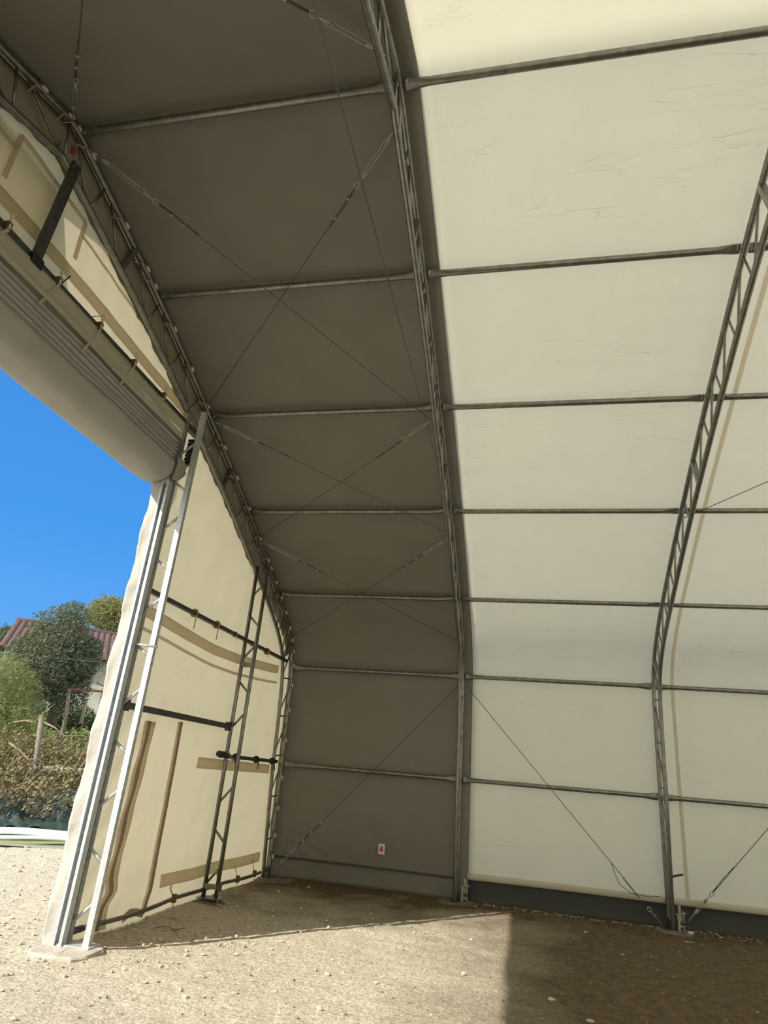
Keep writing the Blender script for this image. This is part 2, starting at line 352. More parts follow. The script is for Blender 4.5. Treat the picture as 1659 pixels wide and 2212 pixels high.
o = MB().grid(dark, 60, 520).build('ceiling', 'dark', solid=.004); tag(o, 'opaque dark grey canopy of the first bay', kind='structure')
def pocket(x): p = canopy_pt(x, .285, XA, XB, 5, base=.05); return p
MB().tube([pocket(.05+(XB-.08)*i/30) for i in range(31)], .014, 8).build('hem_rod_pocket', 'skirt', o)
# far end wall closing the shelter
def back(u, v):
    s = LEN/2*u; p = at_s(s, .03, 0); yy = p.y; q = 2*YR-p.y
    return (XEND, yy+(q-yy)*v, p.z)
o = MB().grid(back, 60, 20).build('wall_back', 'cream'); tag(o, 'cream fabric wall closing the far end', kind='structure')
# ------------------------------------------------------------------ front gable sheet
XG = -.085
def ztop(y):
    lo, hi = 0., LEN/2
    for _ in range(30):
        m = (lo+hi)/2
        if at_s(m).y > y: lo = m
        else: hi = m
    return at_s(lo).z
def gable_x(y, z):
    d = .014*fb((y*.8, z*.7, 1))+.006*fb((y*2.5, z*2.5, 7))
    # creases
    q = (z-4.55)+.55*(y+2.6); d += .014*math.exp(-(q/.05)**2)*(1 if -4.2 < y < -1.6 else 0)
    d += .012*math.sin((y*1.0+z*1.3)*11)*math.exp(-((z-3.55)/.35)**2)*max(0, 1-abs(y+1.6)/1.1)
    d += .010*math.sin((y-z)*14)*math.exp(-((y+4.45)/.35)**2)*(1 if z < 2.1 else .3)
    d += .018*math.sin(z*15)*math.exp(-((y+4.98)/.10)**2)
    d += .004*math.sin((y*3+z)*6)*math.exp(-((z-5.75)/.4)**2)*(1 if y < -5.5 else 0)
    d -= .045*max(0, 1-z/.5)*abs(math.sin(y*2.1))
    return XG-d*1.0
def gable_build():
    b = MB()
    def f1(u, v):
        y = .065-4.825*u; zt = ztop(min(y-.07, -.003))+.05; z = -.03+(zt+.03)*v
        return (gable_x(y, z), y, z)
    def f1a(u, v):
        y = -4.76-.20*u; z = -.03+5.24*v; return (gable_x(y, z), y, z)
    b.grid(f1a, 12, 110)
    b.grid(f1, 118, 110)
    def f2(u, v):
        y = -4.76-5.64*u; zt = ztop(max(y if y > YR else 2*YR-y, YR))+.06; z = 5.20+(zt-5.20)*v; return (gable_x(y, z), y, z)
    b.grid(f2, 100, 30)
    def f3(u, v):
        y = 2*YR-(.03-5.12*u); y0 = 2*YR-y; zt = ztop(min(y0, -.01))+.02 if y0 < 0 else .05; z = .03+(zt-.03)*v; return (XG, y, z)
    b.grid(f3, 20, 12)
    o = b.build('wall_left', 'gable', solid=.003); tag(o, 'sunlit cream fabric front wall around the tall doorway', kind='structure')
    def strip(name, pts, w0, up, mt='flap', dx=.018, w1=None):
        """a welted band of doubled fabric lying on the sheet; pts (y, z)"""
        s_ = MB(); n = len(pts)
        def g(u, v):
            i = min(n-2, int(u*(n-1))); k = u*(n-1)-i; y = pts[i][0]*(1-k)+pts[i+1][0]*k; z = pts[i][1]*(1-k)+pts[i+1][1]*k
            y += up[0]*w0*(v-.5); z += up[1]*w0*(v-.5); z = max(z, .02); return (gable_x(y, z)+dx+.004*math.sin(v*3.1), y, z)
        s_.grid(g, 40, 4); return s_.build(name, mt, o, solid=.003)
    # sagging flap and welt under the upper rail
    strip('flap', [(-4.75, 3.02), (-4.2, 2.99), (-3.6, 2.955), (-3.0, 2.93), (-2.3, 2.945), (-1.6, 2.99), (-1.0, 3.03), (-.68, 3.06)], .13, (0, 1))
    strip('welt', [(-4.75, 2.83), (-4.2, 2.80), (-3.6, 2.76), (-3.0, 2.73), (-2.3, 2.74), (-1.6, 2.78), (-1.0, 2.82), (-.68, 2.85)], .035, (0, 1))
    # two vertical doubled seams with a cord line
    v1 = [(-4.17, 1.93), (-4.20, 1.4), (-4.24, .8), (-4.27, .45), (-4.24, .33), (-4.34, .22), (-4.33, .02)]
    strip('seam_band', v1, .19, (1, 0)); strip('seam_cord', [(y-.03, z) for y, z in v1], .055, (1, 0), 'brown_cord', .030)
    v2 = [(-3.52, 1.98), (-3.50, 1.5), (-3.49, 1.0), (-3.47, .5), (-3.52, .25), (-3.62, .05)]
    strip('seam_band', v2, .11, (1, 0)); strip('seam_cord', v2, .05, (1, 0), 'brown_cord', .030)
    # low band near the ground, small flap under the short rail, band over the header
    strip('flap', [(-3.30, .31), (-2.6, .30), (-1.9, .315), (-1.2, .30), (-.35, .30)], .13, (0, 1))
    strip('flap', [(-2.92, 1.555), (-2.2, 1.55), (-1.3, 1.545), (-.45, 1.54)], .13, (0, 1))
    strip('seam_band', [(-4.75, 5.40), (-5.4, 5.445), (-6.5, 5.49), (-7.6, 5.51), (-9.9, 5.51)], .13, (0, 1))
    strip('stain', [(-3.98, .06), (-3.86, .10), (-3.74, .085), (-3.60, .05)], .07, (0, 1), 'brown_cord')
    # thin welt and the square pocket high on the sheet
    strip('welt', [(-4.9, 5.56), (-6.0, 5.84), (-7.05, 5.93)], .03, (0, 1)); strip('welt', [(-7.9, 5.98), (-9.6, 5.9)], .03, (0, 1))
    c = [(-7.90, 5.66), (-7.90, 6.12), (-7.06, 6.08), (-7.04, 5.66)]
    for i in (0, 1, 2):
        a, b_ = c[i], c[i+1]; strip('pocket_edge', [a, b_], .045, (0, 1) if i == 1 else (1, 0))
    return o
M['brown_cord'] = mat('brown_cord', (.38, .31, .26), .8, translucent=(.7, .58, .48), tfac=.55)
GAB = gable_build()
M['edge'] = mat('edge_shade_tarpaulin', (.40, .385, .33), .8, col2=(.36, .345, .295), nscale=5, bump=.2, bscale=40, translucent=(.62, .57, .45), tfac=.45)
def edge(u, v):        # canopy overhang's shade, painted as a dark doubled band widening towards the ridge
    s_ = 3.4+(LEN/2+2.2-3.4)*u; w_ = min(.40, .10+(s_-3.4)*.12)+.012*math.sin(s_*13)+.010*math.sin(s_*31)
    p = at_s(s_, .02-w_*v, 0); p.x = gable_x(p.y, p.z)+.016; return p
MB().grid(edge, 160, 4).build('edge_shade_band', 'edge', GAB, solid=.003)
M['jamb'] = mat('weathered_pale_tarpaulin', (.66, .645, .59), .8, col2=(.54, .53, .49), nscale=4, bump=.3, bscale=20, translucent=(.5, .49, .44), tfac=.3)
# vent hood outside the sheet: a sloping panel whose shade shows through
def hood(u, v):
    y = -8.35+.95*u; z = 6.08-.50*v; return (XG-.05-.34*v, y, z)
hb = MB().grid(hood, 6, 6); hb.quad(hood(0, 0), hood(0, 1), (XG-.03, -8.35, 5.6), (XG-.03, -8.35, 6.08)); hb.quad(hood(1, 0), hood(1, 1), (XG-.03, -7.40, 5.6), (XG-.03, -7.40, 6.08))
hb.build('vent_hood', 'gable', GAB, solid=.004)
# outer jamb flap of the doorway
def jamb(u, v):
    z = -.02+4.46*v; y = -4.985+.016*math.sin(z*9+u*2)*u-.01*u+.006*math.sin(z*31)*u; return (XG+.03-.11*u+.010*fb((z*3, u, 2)), y, z)
MB().grid(jamb, 6, 90).build('jamb_flap', 'jamb', GAB, solid=.003)
# pipe laid in the foot of the sheet
rl = empty('bottom_rail', (.0, -2.4, .05), 'grey pipe along the foot of the cream front wall', 'pipe')
MB().tube([(gable_x(y, .08)+.05, y, .10+.012*math.sin(y*2)) for y in [-.35-4.3*i/20 for i in range(21)]], .022).build('pipe', 'steel', rl)
MB().tube([(gable_x(-4.65, .08)+.05, -4.65, .10), (gable_x(-4.65, .08)+.05, -4.80, .10)], .028).build('pipe_cap', 'steel_dark', rl)
# ------------------------------------------------------------------ arch trusses
RO, RI = .030, .030
def depth(s):
    k = min(s, LEN-s); return .24+.15*min(1, k/1.5) + .07*math.exp(-((k-3.3)/.5)**2)
def truss(x, label):
    root = empty('arch_truss', (x, 0, 0), label, 'truss', None)
    n = 150
    MB().tube([at_s(LEN*i/n, 0, x) for i in range(n+1)], RO, 10).build('outer_chord', 'steel', root)
    MB().tube([at_s(.0+LEN*i/n, -depth(LEN*i/n), x) for i in range(n+1)], RI, 10).build('inner_chord', 'steel', root)
    s = .55; k = 0
    P = .61
    while s < LEN-1.0:
        hard = k in (5, 11, 16, 21, 26)   # doubled plates where the chord lengths are joined
        a = at_s(s, 0, x); b = at_s(s, -depth(s), x)
        if hard: MB().bar(a, b, .05, .055, up=(1, 0, 0)).build('splice_plate', 'steel', root)
        else: MB().tube([a, b], .0125, 6).build('web_brace', 'steel', root)
        a = at_s(s+P-.09, 0, x); b = at_s(s+.06, -depth(s), x)
        MB().tube([a, b], .0125, 6).build('web_brace', 'steel', root)
        s += P; k += 1
    for s_, sg in ((0, -1), (LEN, 1)):
        f = at_s(s_, -.12, x)
        MB().box((x-.09, f.y-.19, .006), (x+.09, f.y+.19, .022)).build('base_plate', 'steel', root)
        a = at_s(s_+(.12 if s_ == 0 else -.12), 0, x); b = at_s(s_+(.12 if s_ == 0 else -.12), -depth(0), x)
        MB().bar(a, b, .06, .06, up=(1, 0, 0)).build('foot_tie', 'steel', root)
    return root
TA = truss(XA, 'galvanised lattice arch standing against the cream front wall')
TB = truss(XB, 'galvanised lattice arch between the dark grey bay and the cream bay')
TC = truss(XC, 'galvanised lattice arch on the right, between two cream bays')
# locking pin on the right arch and anchor gear at the arch feet
pin = MB().tube([at_s(.66, -.27, XC), at_s(.68, -.27, XC)+Vector((.17, 0, .03))], .014).build('lock_pin', 'steel_dark', TC)
# ------------------------------------------------------------------ concrete pads
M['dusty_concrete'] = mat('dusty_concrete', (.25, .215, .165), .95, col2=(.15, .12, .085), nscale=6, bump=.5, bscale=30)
def pad(cx, cy, wx, wy, label, h=.045, rot=0):
    rnd = random.Random(int(cx*100)); b = MB()
    pts = [(math.cos(2*math.pi*i/14), math.sin(2*math.pi*i/14)) for i in range(14)]
    def p(i, k, z):
        c_, s_ = pts[i]; e_ = 4; q = (abs(c_)**e_+abs(s_)**e_)**(-1/e_); x = c_*q*wx*k; y = s_*q*wy*k
        return Vector((cx+x*math.cos(rot)-y*math.sin(rot), cy+x*math.sin(rot)+y*math.cos(rot), z+rnd.uniform(-.003, .003)))
    base = len(b.v)
    for k, z in ((1.06, -.05), (1.03, h*.6), (.97, h), (0.01, h)):
        for i in range(14): b.v.append(p(i, k, z))
    for a in range(3):
        for i in range(14): j = (i+1) % 14; b.f.append((base+a*14+i, base+a*14+j, base+(a+1)*14+j, base+(a+1)*14+i)); b.sm.append(False)
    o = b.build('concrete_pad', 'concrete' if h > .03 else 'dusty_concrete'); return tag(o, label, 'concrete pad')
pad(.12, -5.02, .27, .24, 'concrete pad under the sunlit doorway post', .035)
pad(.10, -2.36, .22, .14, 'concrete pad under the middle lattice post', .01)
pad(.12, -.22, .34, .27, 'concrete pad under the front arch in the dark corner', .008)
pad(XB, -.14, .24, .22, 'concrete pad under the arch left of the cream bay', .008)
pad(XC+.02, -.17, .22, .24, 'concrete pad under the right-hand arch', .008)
# ------------------------------------------------------------------ purlins
NAMES = {1: 'lowest', 2: 'second from the ground', 3: 'third from the ground', 4: 'fourth from the ground', 5: 'fifth from the ground', 6: 'next below the ridge', 7: 'topmost'}
def purlin(k, x0, x1, where):
    s = sarc(k); c = at_s(s, 0, 0); t = (at_s(s+.05)-at_s(s-.05)).normalized(); nrm = Vector((0, t.z, -t.y))
    xs = [x0+.006, x0+.05, x0+.09, x0+.15, x0+.22]+[x0+.22+(x1-x0-.44)*i/6 for i in range(1, 6)]+[x1-.22, x1-.15, x1-.09, x1-.05, x1-.006]
    RT = [.048, .050, .046, .038, .033]+[.033]*5+[.033, .038, .046, .050, .048]; RN = [.009, .009, .013, .026, .033]+[.033]*5+[.033, .026, .013, .009, .009]
    b = MB().ring_sweep([(x, c.y, c.z) for x in xs], RT, RN, n=14, up=nrm)
    root = empty('purlin', (x0, c.y, c.z), f'steel purlin tube across {where}, {NAMES[k]}', 'purlin')
    b.build('tube', 'steel', root)
    for xx in (x0+.03, x1-.03):
        MB().tube([Vector((xx, c.y, c.z))+nrm*-.016, Vector((xx, c.y, c.z))+nrm*.016], .011, 6).build('bolt', 'zinc', root)
for k in range(1, 8):
    purlin(k, XA+.03, XB-.03, 'the dark grey bay')
    purlin(k, XB+.03, XC-.03, 'the cream bay')
    purlin(k, XC+.03, XC+2.87, 'the cream bay on the far right')
# ------------------------------------------------------------------ gable posts
def lattice_post(y, xa, xb, h, label, mt, kind):
    root = empty('lattice_post', (xa, y, 0), label, 'post')
    if kind == 'square':
        MB().bar((xb, y-.01, .04), (xb, y-.01, h), .058, .050, up=(0, 1, 0)).build('inner_chord', mt, root)
        MB().bar((xa, y+.01, .04), (xa, y, h), .062, .055, up=(0, 1, 0)).build('outer_chord', 'steel_mid', root)
        ch = MB()   # sliding-curtain channel on the door side
        ch.box((xa-.06, y-.105, .03), (xa-.05, y-.03, 4.42)); ch.box((xa+.02, y-.105, .03), (xa+.03, y-.03, 4.42)); ch.box((xa-.05, y-.045, .03), (xa+.02, y-.03, 4.42))
        ch.box((xa+.005, y-.11, .03), (xa+.035, y-.10, 4.42)); ch.box((xa-.062, y-.11, .03), (xa-.035, y-.10, 4.42))
        ch.build('curtain_channel', mt, root)
    else:
        for n_, xx in (('outer_chord', xa), ('inner_chord', xb)): MB().tube([(xx, y, .04), (xx, y, h)], .027, 10).build(n_, mt, root)
    z = .20; k = 0
    while z < h-.35:
        a, b_ = ((xa+.02, z), (xb-.02, z+.16)) if k % 2 == 0 else ((xb-.02, z+.16), (xa+.02, z))
        if k % 2 == 0: p0, p1 = (xa+.02, y, z), (xb-.02, y, z+.16)
        else: p0, p1 = (xa+.02, y, z+.12), (xb-.02, y, z)
        MB().tube([p0, p1], .015, 8).build('web_brace', mt, root); z += .46; k += 1
    MB().box((xa-.05, y-.09, .035), (xb+.07, y+.09, .047)).build('base_plate', mt, root)
    return root
M['steel_mid'] = mat('grey_galvanised_steel', (.40, .40, .385), .42, .6, col2=(.29, .29, .28), nscale=25)
P1 = lattice_post(-4.90, .01, .225, 5.35, 'bright square-section lattice post beside the doorway', 'steel_bright', 'square')
P2 = lattice_post(-2.32, .03, .20, 4.30, 'grey round-tube lattice post in the middle of the front wall', 'steel', 'round')
MB().bar((.03, -2.32, .16), (.20, -2.32, .16), .06, .05, up=(0, 0, 1)).build('foot_tie', 'steel', P2)
MB().bar((.03, -2.32, 2.86), (.20, -2.32, 2.86), .05, .06, up=(0, 0, 1)).build('splice_plate', 'steel', P2)
for zz, xx in ((3.05, .0),): MB().tube([(.0, -4.95, 2.62), (.29, -4.93, 2.60)], .012).build('bolt', 'steel_bright', P1)
# rails
def rail(name, pa, pb, w_, h_, mt, label, cat='rail'):
    root = empty(name, pa, label, cat); MB().bar(pa, pb, w_, h_).build('tube', mt, root); return root
r1 = rail('wall_rail', (.02, -4.86, 3.20), (.02, -.55, 3.22), .045, .045, 'steel_dark', 'dark steel rail with ochre ties, highest of the three on the front wall')
r2 = rail('wall_rail', (.03, -4.86, 2.03), (.03, -2.38, 2.03), .06, .06, 'steel_dark', 'square dark rail between the doorway post and the middle lattice post')
for yy in (-4.86, -2.42): MB().box((.0, yy-.03, 1.975), (.07, yy+.03, 2.085)).build('end_bracket', 'steel_dark', r2)
r3 = rail('wall_rail', (.03, -2.50, 1.66), (.03, -.42, 1.66), .05, .05, 'steel_dark', 'short dark rail between the middle lattice post and the front arch')
MB().tube([(.03, -2.56, 1.68), (.03, -2.40, 1.68)], .04).build('end_clamp', 'black', r3)
hd = empty('header_beam', (.0, -4.88, 5.20), 'long dark square beam over the top of the doorway', 'beam')
MB().bar((.0, -4.6, 5.215), (.0, -10.4, 5.215), .062, .062).build('tube', 'steel_dark', hd)
br = empty('header_brace', (.03, -7.47, 5.24), 'dark flat upright bar joining the doorway beam to the front arch', 'brace')
MB().bar((.035, -7.49, 5.16), (.035, -7.44, 6.34), .035, .085, up=(0, 1, 0)).build('bar', 'steel_dark', br)
MB().box((.03, -7.55, 5.14), (.07, -7.43, 5.23)).build('foot_bracket', 'black', br)
# ------------------------------------------------------------------ door curtain, gathered up under the header
dc = empty('door_curtain', (-.3, -7.6, 4.3), 'grey gathered fabric door curtain hanging raised under the doorway beam', 'curtain')
CH = 2*YR
def sect(pts, name, mt, y0=-5.06, y1=CH+5.06, n=90, sag=.0, solid=.004):
    k = len(pts)-1
    def g(u, v):
        y = y0+(y1-y0)*u; i = min(k-1, int(v*k)); q = v*k-i; x = pts[i][0]*(1-q)+pts[i+1][0]*q; z = pts[i][1]*(1-q)+pts[i+1][1]*q
        e_ = math.sin(math.pi*u); x += .02*fb((y*.8, v*3, 4)); z += -sag*e_*v+.012*fb((y*.6, v*2, 8))
        return (x, y, z)
    return MB().grid(g, n, k*3).build(name, mt, dc, solid=solid)
sect([(.050, 5.18), (.058, 5.10), (.060, 5.02), (.062, 4.955)], 'valance', 'gable', -4.965, CH+4.965)
pl = [(.030, 4.99)]
for i in range(6): pl += [(-.040, 4.955-.050*i), (.030, 4.932-.050*i)]
pl += [(.04, 4.62), (.035, 4.50), (.0, 4.43), (-.10, 4.395), (-.22, 4.385), (-.31, 4.43), (-.35, 4.60), (-.35, 5.0), (-.33, 5.16), (-.22, 5.215), (-.11, 5.22)]
def fold(pts, n=60):
    k = len(pts)-1
    def g(u, v):
        y = -4.965+(CH+9.93)*u; i = min(k-1, int(v*k)); q = v*k-i; x = pts[i][0]*(1-q)+pts[i+1][0]*q; z = pts[i][1]*(1-q)+pts[i+1][1]*q
        end = min(1, min(u, 1-u)/.07); end = math.sqrt(end*(2-end)); dd = math.sin(math.pi*u)
        if z < 4.75: z = 4.75-(4.75-z)*(.88+.12*end)
        z += .010*fb((y*.8, v*4, 8))-.015*dd*max(0, (4.9-z))/.5; x += .012*fb((y*1.1, v*5, 3)); return (x, y, z)
    return MB().grid(g, 120, k*2).build('gathered_sheet', 'curtain', dc, solid=.004)
fold(pl)
def corner(u, v):      # loose corner of the sheet lapping over the doorway post
    y = -4.97+.22*u; z0 = 4.46+.17*u**2.2; return (.058+.012*math.sin(v*5+u*2), y, 4.74+(z0-4.74)*v)
MB().grid(corner, 12, 12).build('corner_flap', 'curtain', dc, solid=.003)
MB().tube([(-.04, -4.75+(CH+9.5)*i/40, 5.06-.01*math.sin(i*.3)) for i in range(41)], .006, 6).build('draw_cord', 'wire', dc)
for i in range(7):
    z = 5.03-.048*i; MB().box((.045, -4.83, z-.018), (.12, -4.765, z+.014)).build('roller', 'black', dc)
MB().box((.12, -4.82, 4.78), (.128, -4.79, 4.83)).build('roller_tag', 'white', dc)
# ------------------------------------------------------------------ ties, toggles, straps
def orient(root, y, z, ang=0): root.location = (root.location.x, y, z); root.rotation_euler = (ang, 0, 0)
def make_toggle():
    """ball toggle tie round a chord: brown rubber block, strap loop, white bead, black tail"""
    t = empty('toggle_tie', (0, 0, 0), 'x', 'tie')
    MB().ring_sweep([(math.cos(a)*.0, math.sin(a)*.040, math.cos(a)*.040) for a in [i*math.pi/5 for i in range(11)]], .022, .006, n=8, up=(1, 0, 0)).build('loop', 'brown', t)
    MB().ball((.035, .045, .0), .024, 8, (.8, 1.7, .8)).build('bead', 'white', t)
    MB().bar((.02, -.03, -.02), (.03, -.12, -.16), .018, .006).build('strap', 'strap', t)
    return t
tg = make_toggle(); used = False
tog = [(t_, None) for t_ in (7.42, 7.22, 7.08, 6.90, 6.50, 6.22, 6.10, 5.78, 5.45, 5.12, 4.72, 4.40, 4.06, 3.72, 3.46, 3.36, 3.18, 2.98, 2.78, 2.56, 2.38, 2.22, 2.05, 1.82, 1.55, 1.25, .90, .62, .38, .2)]
lab = lambda t: ('beyond the ridge purlin' if t > 7 else 'below the lowest purlin' if t < 1 else f'above the {["", "lowest", "second", "third", "fourth", "fifth", "sixth"][int(t)]} purlin')
cnt = {}; tot = {}
for t_, _ in tog: tot[int(t_)] = tot.get(int(t_), 0)+1
ORD = ['topmost', 'second', 'third', 'fourth', 'fifth', 'sixth']
for i, (t_, _) in enumerate(tog):
    o = tg if i == 0 else copy_tree(tg)
    p = at_s(sarc(t_), 0, XA); tt = at_s(sarc(t_)+.05)-at_s(sarc(t_)-.05); o.location = p; o.rotation_euler = (math.atan2(tt.z, tt.y)+math.pi, 0, 0)
    k = int(t_); c_ = cnt.get(k, 0); cnt[k] = c_+1
    o['label'] = f'beaded tie on the front arch {lab(t_)}, {ORD[c_]} there'; o['group'] = 'beaded ties along the front arch'
# black cable-tie tails on the front arch
def tail(p0, p1, bend, label, root_name='cable_tie', group='black cable ties'):
    p0 = Vector(p0); p1 = Vector(p1); t = empty(root_name, p0, label, 'cable tie', group)
    mid = (p0+p1)/2+Vector(bend)
    MB().ring_sweep([p0+(mid-p0)*0, p0*.25+mid*.5+p1*.25+Vector((0, 0, 0)), p1], .006, .003, n=6).build('tail', 'black', t)
    MB().ring_sweep([p0+Vector((0, math.sin(a)*.042, math.cos(a)*.042)) for a in [i*math.pi/5 for i in range(11)]], .006, .004, n=6, up=(1, 0, 0)).build('band', 'black', t); return t
for px, py, qx, qy, l in ((80, 172, 125, 165, 'above the ridge purlin'), (310, 553, 342, 547, 'just above the sixth purlin')):
    a = on_gable(px, py, 0); b_ = on_gable(qx, qy, .05); tail(a, b_, (0, 0, .01), f'tailed black cable tie on the front arch, {l}')
# header: straps with beads, and cable ties
HS = [(12, 487), (123, 603), (213, 697), (285, 783), (350, 855)]
SL = ['leftmost, at the picture edge', 'second from the left', 'in the middle of the five', 'fourth from the left', 'nearest the doorway post']
def make_strap(p, L_, label):
    t = empty('beam_strap', p, label, 'strap', 'straps on the doorway beam')
    p = Vector(p)
    MB().box(p+Vector((-.02, -.022, -.05)), p+Vector((.045, .022, .035))).build('clip', 'brown', t)
    MB().ball(p+Vector((.03, 0, .10)), .02, 8, (.8, .8, 2.0)).build('bead', 'white', t)
    MB().bar(p+Vector((.035, 0, .09)), p+Vector((.045, 0, -.03)), .020, .008, up=(1, 0, 0)).build('loop', 'white', t)
    MB().bar(p+Vector((.045, 0, -.04)), p+Vector((.02, -.10, -L_)), .026, .004, up=(1, 0, 0)).build('strap', 'strap', t)
for i, (px, py) in enumerate(HS):
    p = on_gable(px, py, .03); p.z = 5.215; make_strap(p, [.25, .33, .36, .32, .10][i], f'pale strap with a white bead over the doorway beam, {SL[i]}')
for (px, py, dx_, l) in ((66, 545, (.02, .12, .12), 'at the foot of the upright bar'), (130, 610, (.02, .06, .16), 'beside the second pale strap'), (190, 680, (.02, .17, .14), 'right of the second pale strap'), (240, 742, (.02, .24, .02), 'right of the third pale strap'), (328, 835, (.02, .22, .02), 'left of the last pale strap')):
    p = on_gable(px, py, .02); p.z = 5.215; tail(p+Vector((0, 0, -.01)), p+Vector(dx_), (0, 0, .02), f'tailed black cable tie on the doorway beam, {l}')
# ochre ties on the upper rail
for i, (px, l, mt) in enumerate(((420, 'nearest the doorway post', 'ochre'), (468, 'second from the doorway post', 'ochre'), (508, 'left of the middle lattice post', 'pink'), (545, 'right of the middle lattice post', 'pink'), (577, 'nearest the front arch', 'ochre'))):
    p = on_gable(px, 1298+.498*(px-365), .02); p.z = 3.205+.005
    t = empty('rail_tie', p, f'{"ochre webbing" if mt == "ochre" else "thin pink cord"} tie on the upper wall rail, {l}', 'tie', 'ties on the upper rail')
    MB().ring_sweep([p+Vector((math.sin(a)*.036, 0, math.cos(a)*.036)) for a in [j*math.pi/5 for j in range(11)]], .022 if mt == 'ochre' else .007, .006, n=6, up=(0, 1, 0)).build('band', mt, t)
    MB().bar(p+Vector((.035, 0, 0)), p+Vector((.045, -.03, -(.20 if i < 2 else .09))), .016 if mt == 'ochre' else .006, .004, up=(1, 0, 0)).build('tail', mt, t)
for i, (y, l) in enumerate(((-2.02, 'left one'), (-1.28, 'middle one'), (-.62, 'right one'))):
    p = Vector((.03, y, 1.66)); t = empty('rail_tie', p, f'black tie knotted round the short low rail, {l}', 'tie', 'black ties on the short rail')
    MB().ring_sweep([p+Vector((math.sin(a)*.04, 0, math.cos(a)*.04)) for a in [j*math.pi/5 for j in range(11)]], .014, .006, n=6, up=(0, 1, 0)).build('band', 'black', t)
    for s_ in (-1, 1): MB().bar(p+Vector((.04, 0, -.02)), p+Vector((.05, s_*.05, -.13)), .014, .005, up=(1, 0, 0)).build('tail', 'black', t)
# ground-level straps holding down the front sheet
for (px, py0, py1, mt, l) in ((368, 1917, 1985, 'strap', 'pale strap nearest the doorway post'), (468, 1885, 1957, 'strap', 'pale strap beside the middle lattice post'), (508, 1872, 1935, 'yellow', 'yellow-green strap'), (545, 1858, 1921, 'strap', 'pale strap nearest the dark corner')):
    g_ = on_ground(px, py1); g_.x = max(g_.x, .02); top = on_gable(px+1, py0, XG+.05)
    t = empty('ground_strap', g_, f'{l}, at the foot of the front wall', 'strap', 'hold-down straps at the foot of the front wall')
    a = Vector((g_.x, g_.y, .02)); b_ = Vector((g_.x, g_.y, .13)); 
    MB().bar(a, b_+Vector((0, 0, .08)), .028, .006, up=(1, .3, 0)).build('strap', mt, t)
    MB().bar(b_+Vector((0, 0, .06)), (top.x, top.y, top.z-.02), .022, .006, up=(1, .3, 0)).build('upper_strap', mt, t)
    MB().box(b_+Vector((-.02, -.022, 0.02)), b_+Vector((.02, .022, .10))).build('clip', 'brown', t)
    MB().ball((top.x, top.y, top.z), .016, 8, (.9, .9, 1.8)).build('bead', 'white', t)
    MB().tube([a, a+Vector((.03, -.03, 0)), a+Vector((.08, -.03, .005))], .008, 6).build('hook', 'zinc', t)
# ------------------------------------------------------------------ bracing cables
def cable(pa, pb, label, tb='a', tbl=.55, clips=(.15, .28), sag=.0, start=.12, loop=False, cat='cable'):
    pa = Vector(pa); pb = Vector(pb)
    root = empty('bracing_cable', pa, label, cat)
    A, B = (pa, pb) if tb == 'a' else (pb, pa)
    d = (B-A).normalized(); n = d.cross(Vector((0, 0, 1)) if abs(d.z) < .9 else Vector((1, 0, 0))).normalized()
    view = (CAM-A).normalized(); n = d.cross(view).normalized()
    L_ = (B-A).length
    s0 = start; s1 = start+tbl
    MB().tube([A, A+d*s0], .007, 6).build('hook', 'zinc', root)
    tb_ = MB()
    for s_ in (-1, 1): tb_.tube([A+d*s0, A+d*(s0+.05)+n*.014*s_, A+d*(s1-.05)+n*.014*s_, A+d*s1], .0055, 6)
    tb_.tube([A+d*(s0-.02), A+d*(s0+.09)], .009, 6); tb_.tube([A+d*(s1-.09), A+d*(s1+.04)], .009, 6)
    tb_.build('turnbuckle', 'zinc', root)
    e0 = s1+.04
    MB().ring_sweep([A+d*(e0+.03)+d*math.cos(a)*.03+n*math.sin(a)*.022 for a in [i*math.pi/6 for i in range(13)]], .006, n=6).build('eye', 'zinc', root)
    pts = []
    for i in range(21):
        u = i/20; q = A+d*(e0+.05+(L_-e0-.05)*u); q.z -= sag*math.sin(math.pi*u); pts.append(q)
    MB().tube(pts, .0048, 6).build('wire', 'wire', root)
    MB().tube([A+d*(e0+.05)-n*.006, A+d*(e0+.28)-n*.014, A+d*(e0+.50)-n*.008], .0045, 6).build('wire_end', 'wire', root)
    for c_ in clips:
        q = A+d*(e0+.05+c_); MB().box(q-Vector((.011, .011, .016)), q+Vector((.011, .011, .022))).build('wire_clip', 'zinc', root)
    if loop:
        q = A+d*(e0+.72); MB().tube([q, q-n*.05-d*.10, q-n*.10-d*.26, q-n*.05-d*.42, q+n*.10-d*.58, q+n*.22-d*.66], .0045, 6).build('loose_loop', 'wire', root)
    return root
IN = -.035
def ca(t, x): return at_s(sarc(t), IN, x)
LO = .035
cable(ca(6.93, XA+LO), ca(4.86, XB-LO), 'bracing wire falling right across the dark bay from just below the ridge', 'a', .50)
cable(ca(5.10, XA+LO), ca(6.84, XB-LO), 'bracing wire in the dark bay, rising right to just below the ridge purlin', 'b', .45, (.12, .34))
cable(ca(9.2, XA+LO), ca(7.28, XB-LO), 'bracing wire with a loose tail meeting the middle arch above the ridge purlin', 'b', .45, (.20, .42))
cable(ca(7.18, XA+LO), ca(9.2, XB-LO), 'bracing wire running upwards from the front arch above the ridge purlin', 'a', .35)
cable(ca(4.97, XA+LO), ca(3.78, XB-LO), 'bracing wire falling right from the fifth purlin at the front arch', 'a', .40)
cable(ca(3.72, XA+LO), ca(4.94, XB-LO), 'bracing wire rising right to the fifth purlin at the middle arch', 'b', .35, (.12, .3))
cable(ca(3.68, XA+LO), ca(2.45, XB-LO), 'bracing wire falling right between the fourth and second purlins', 'a', .40, (.15, .35, .55))
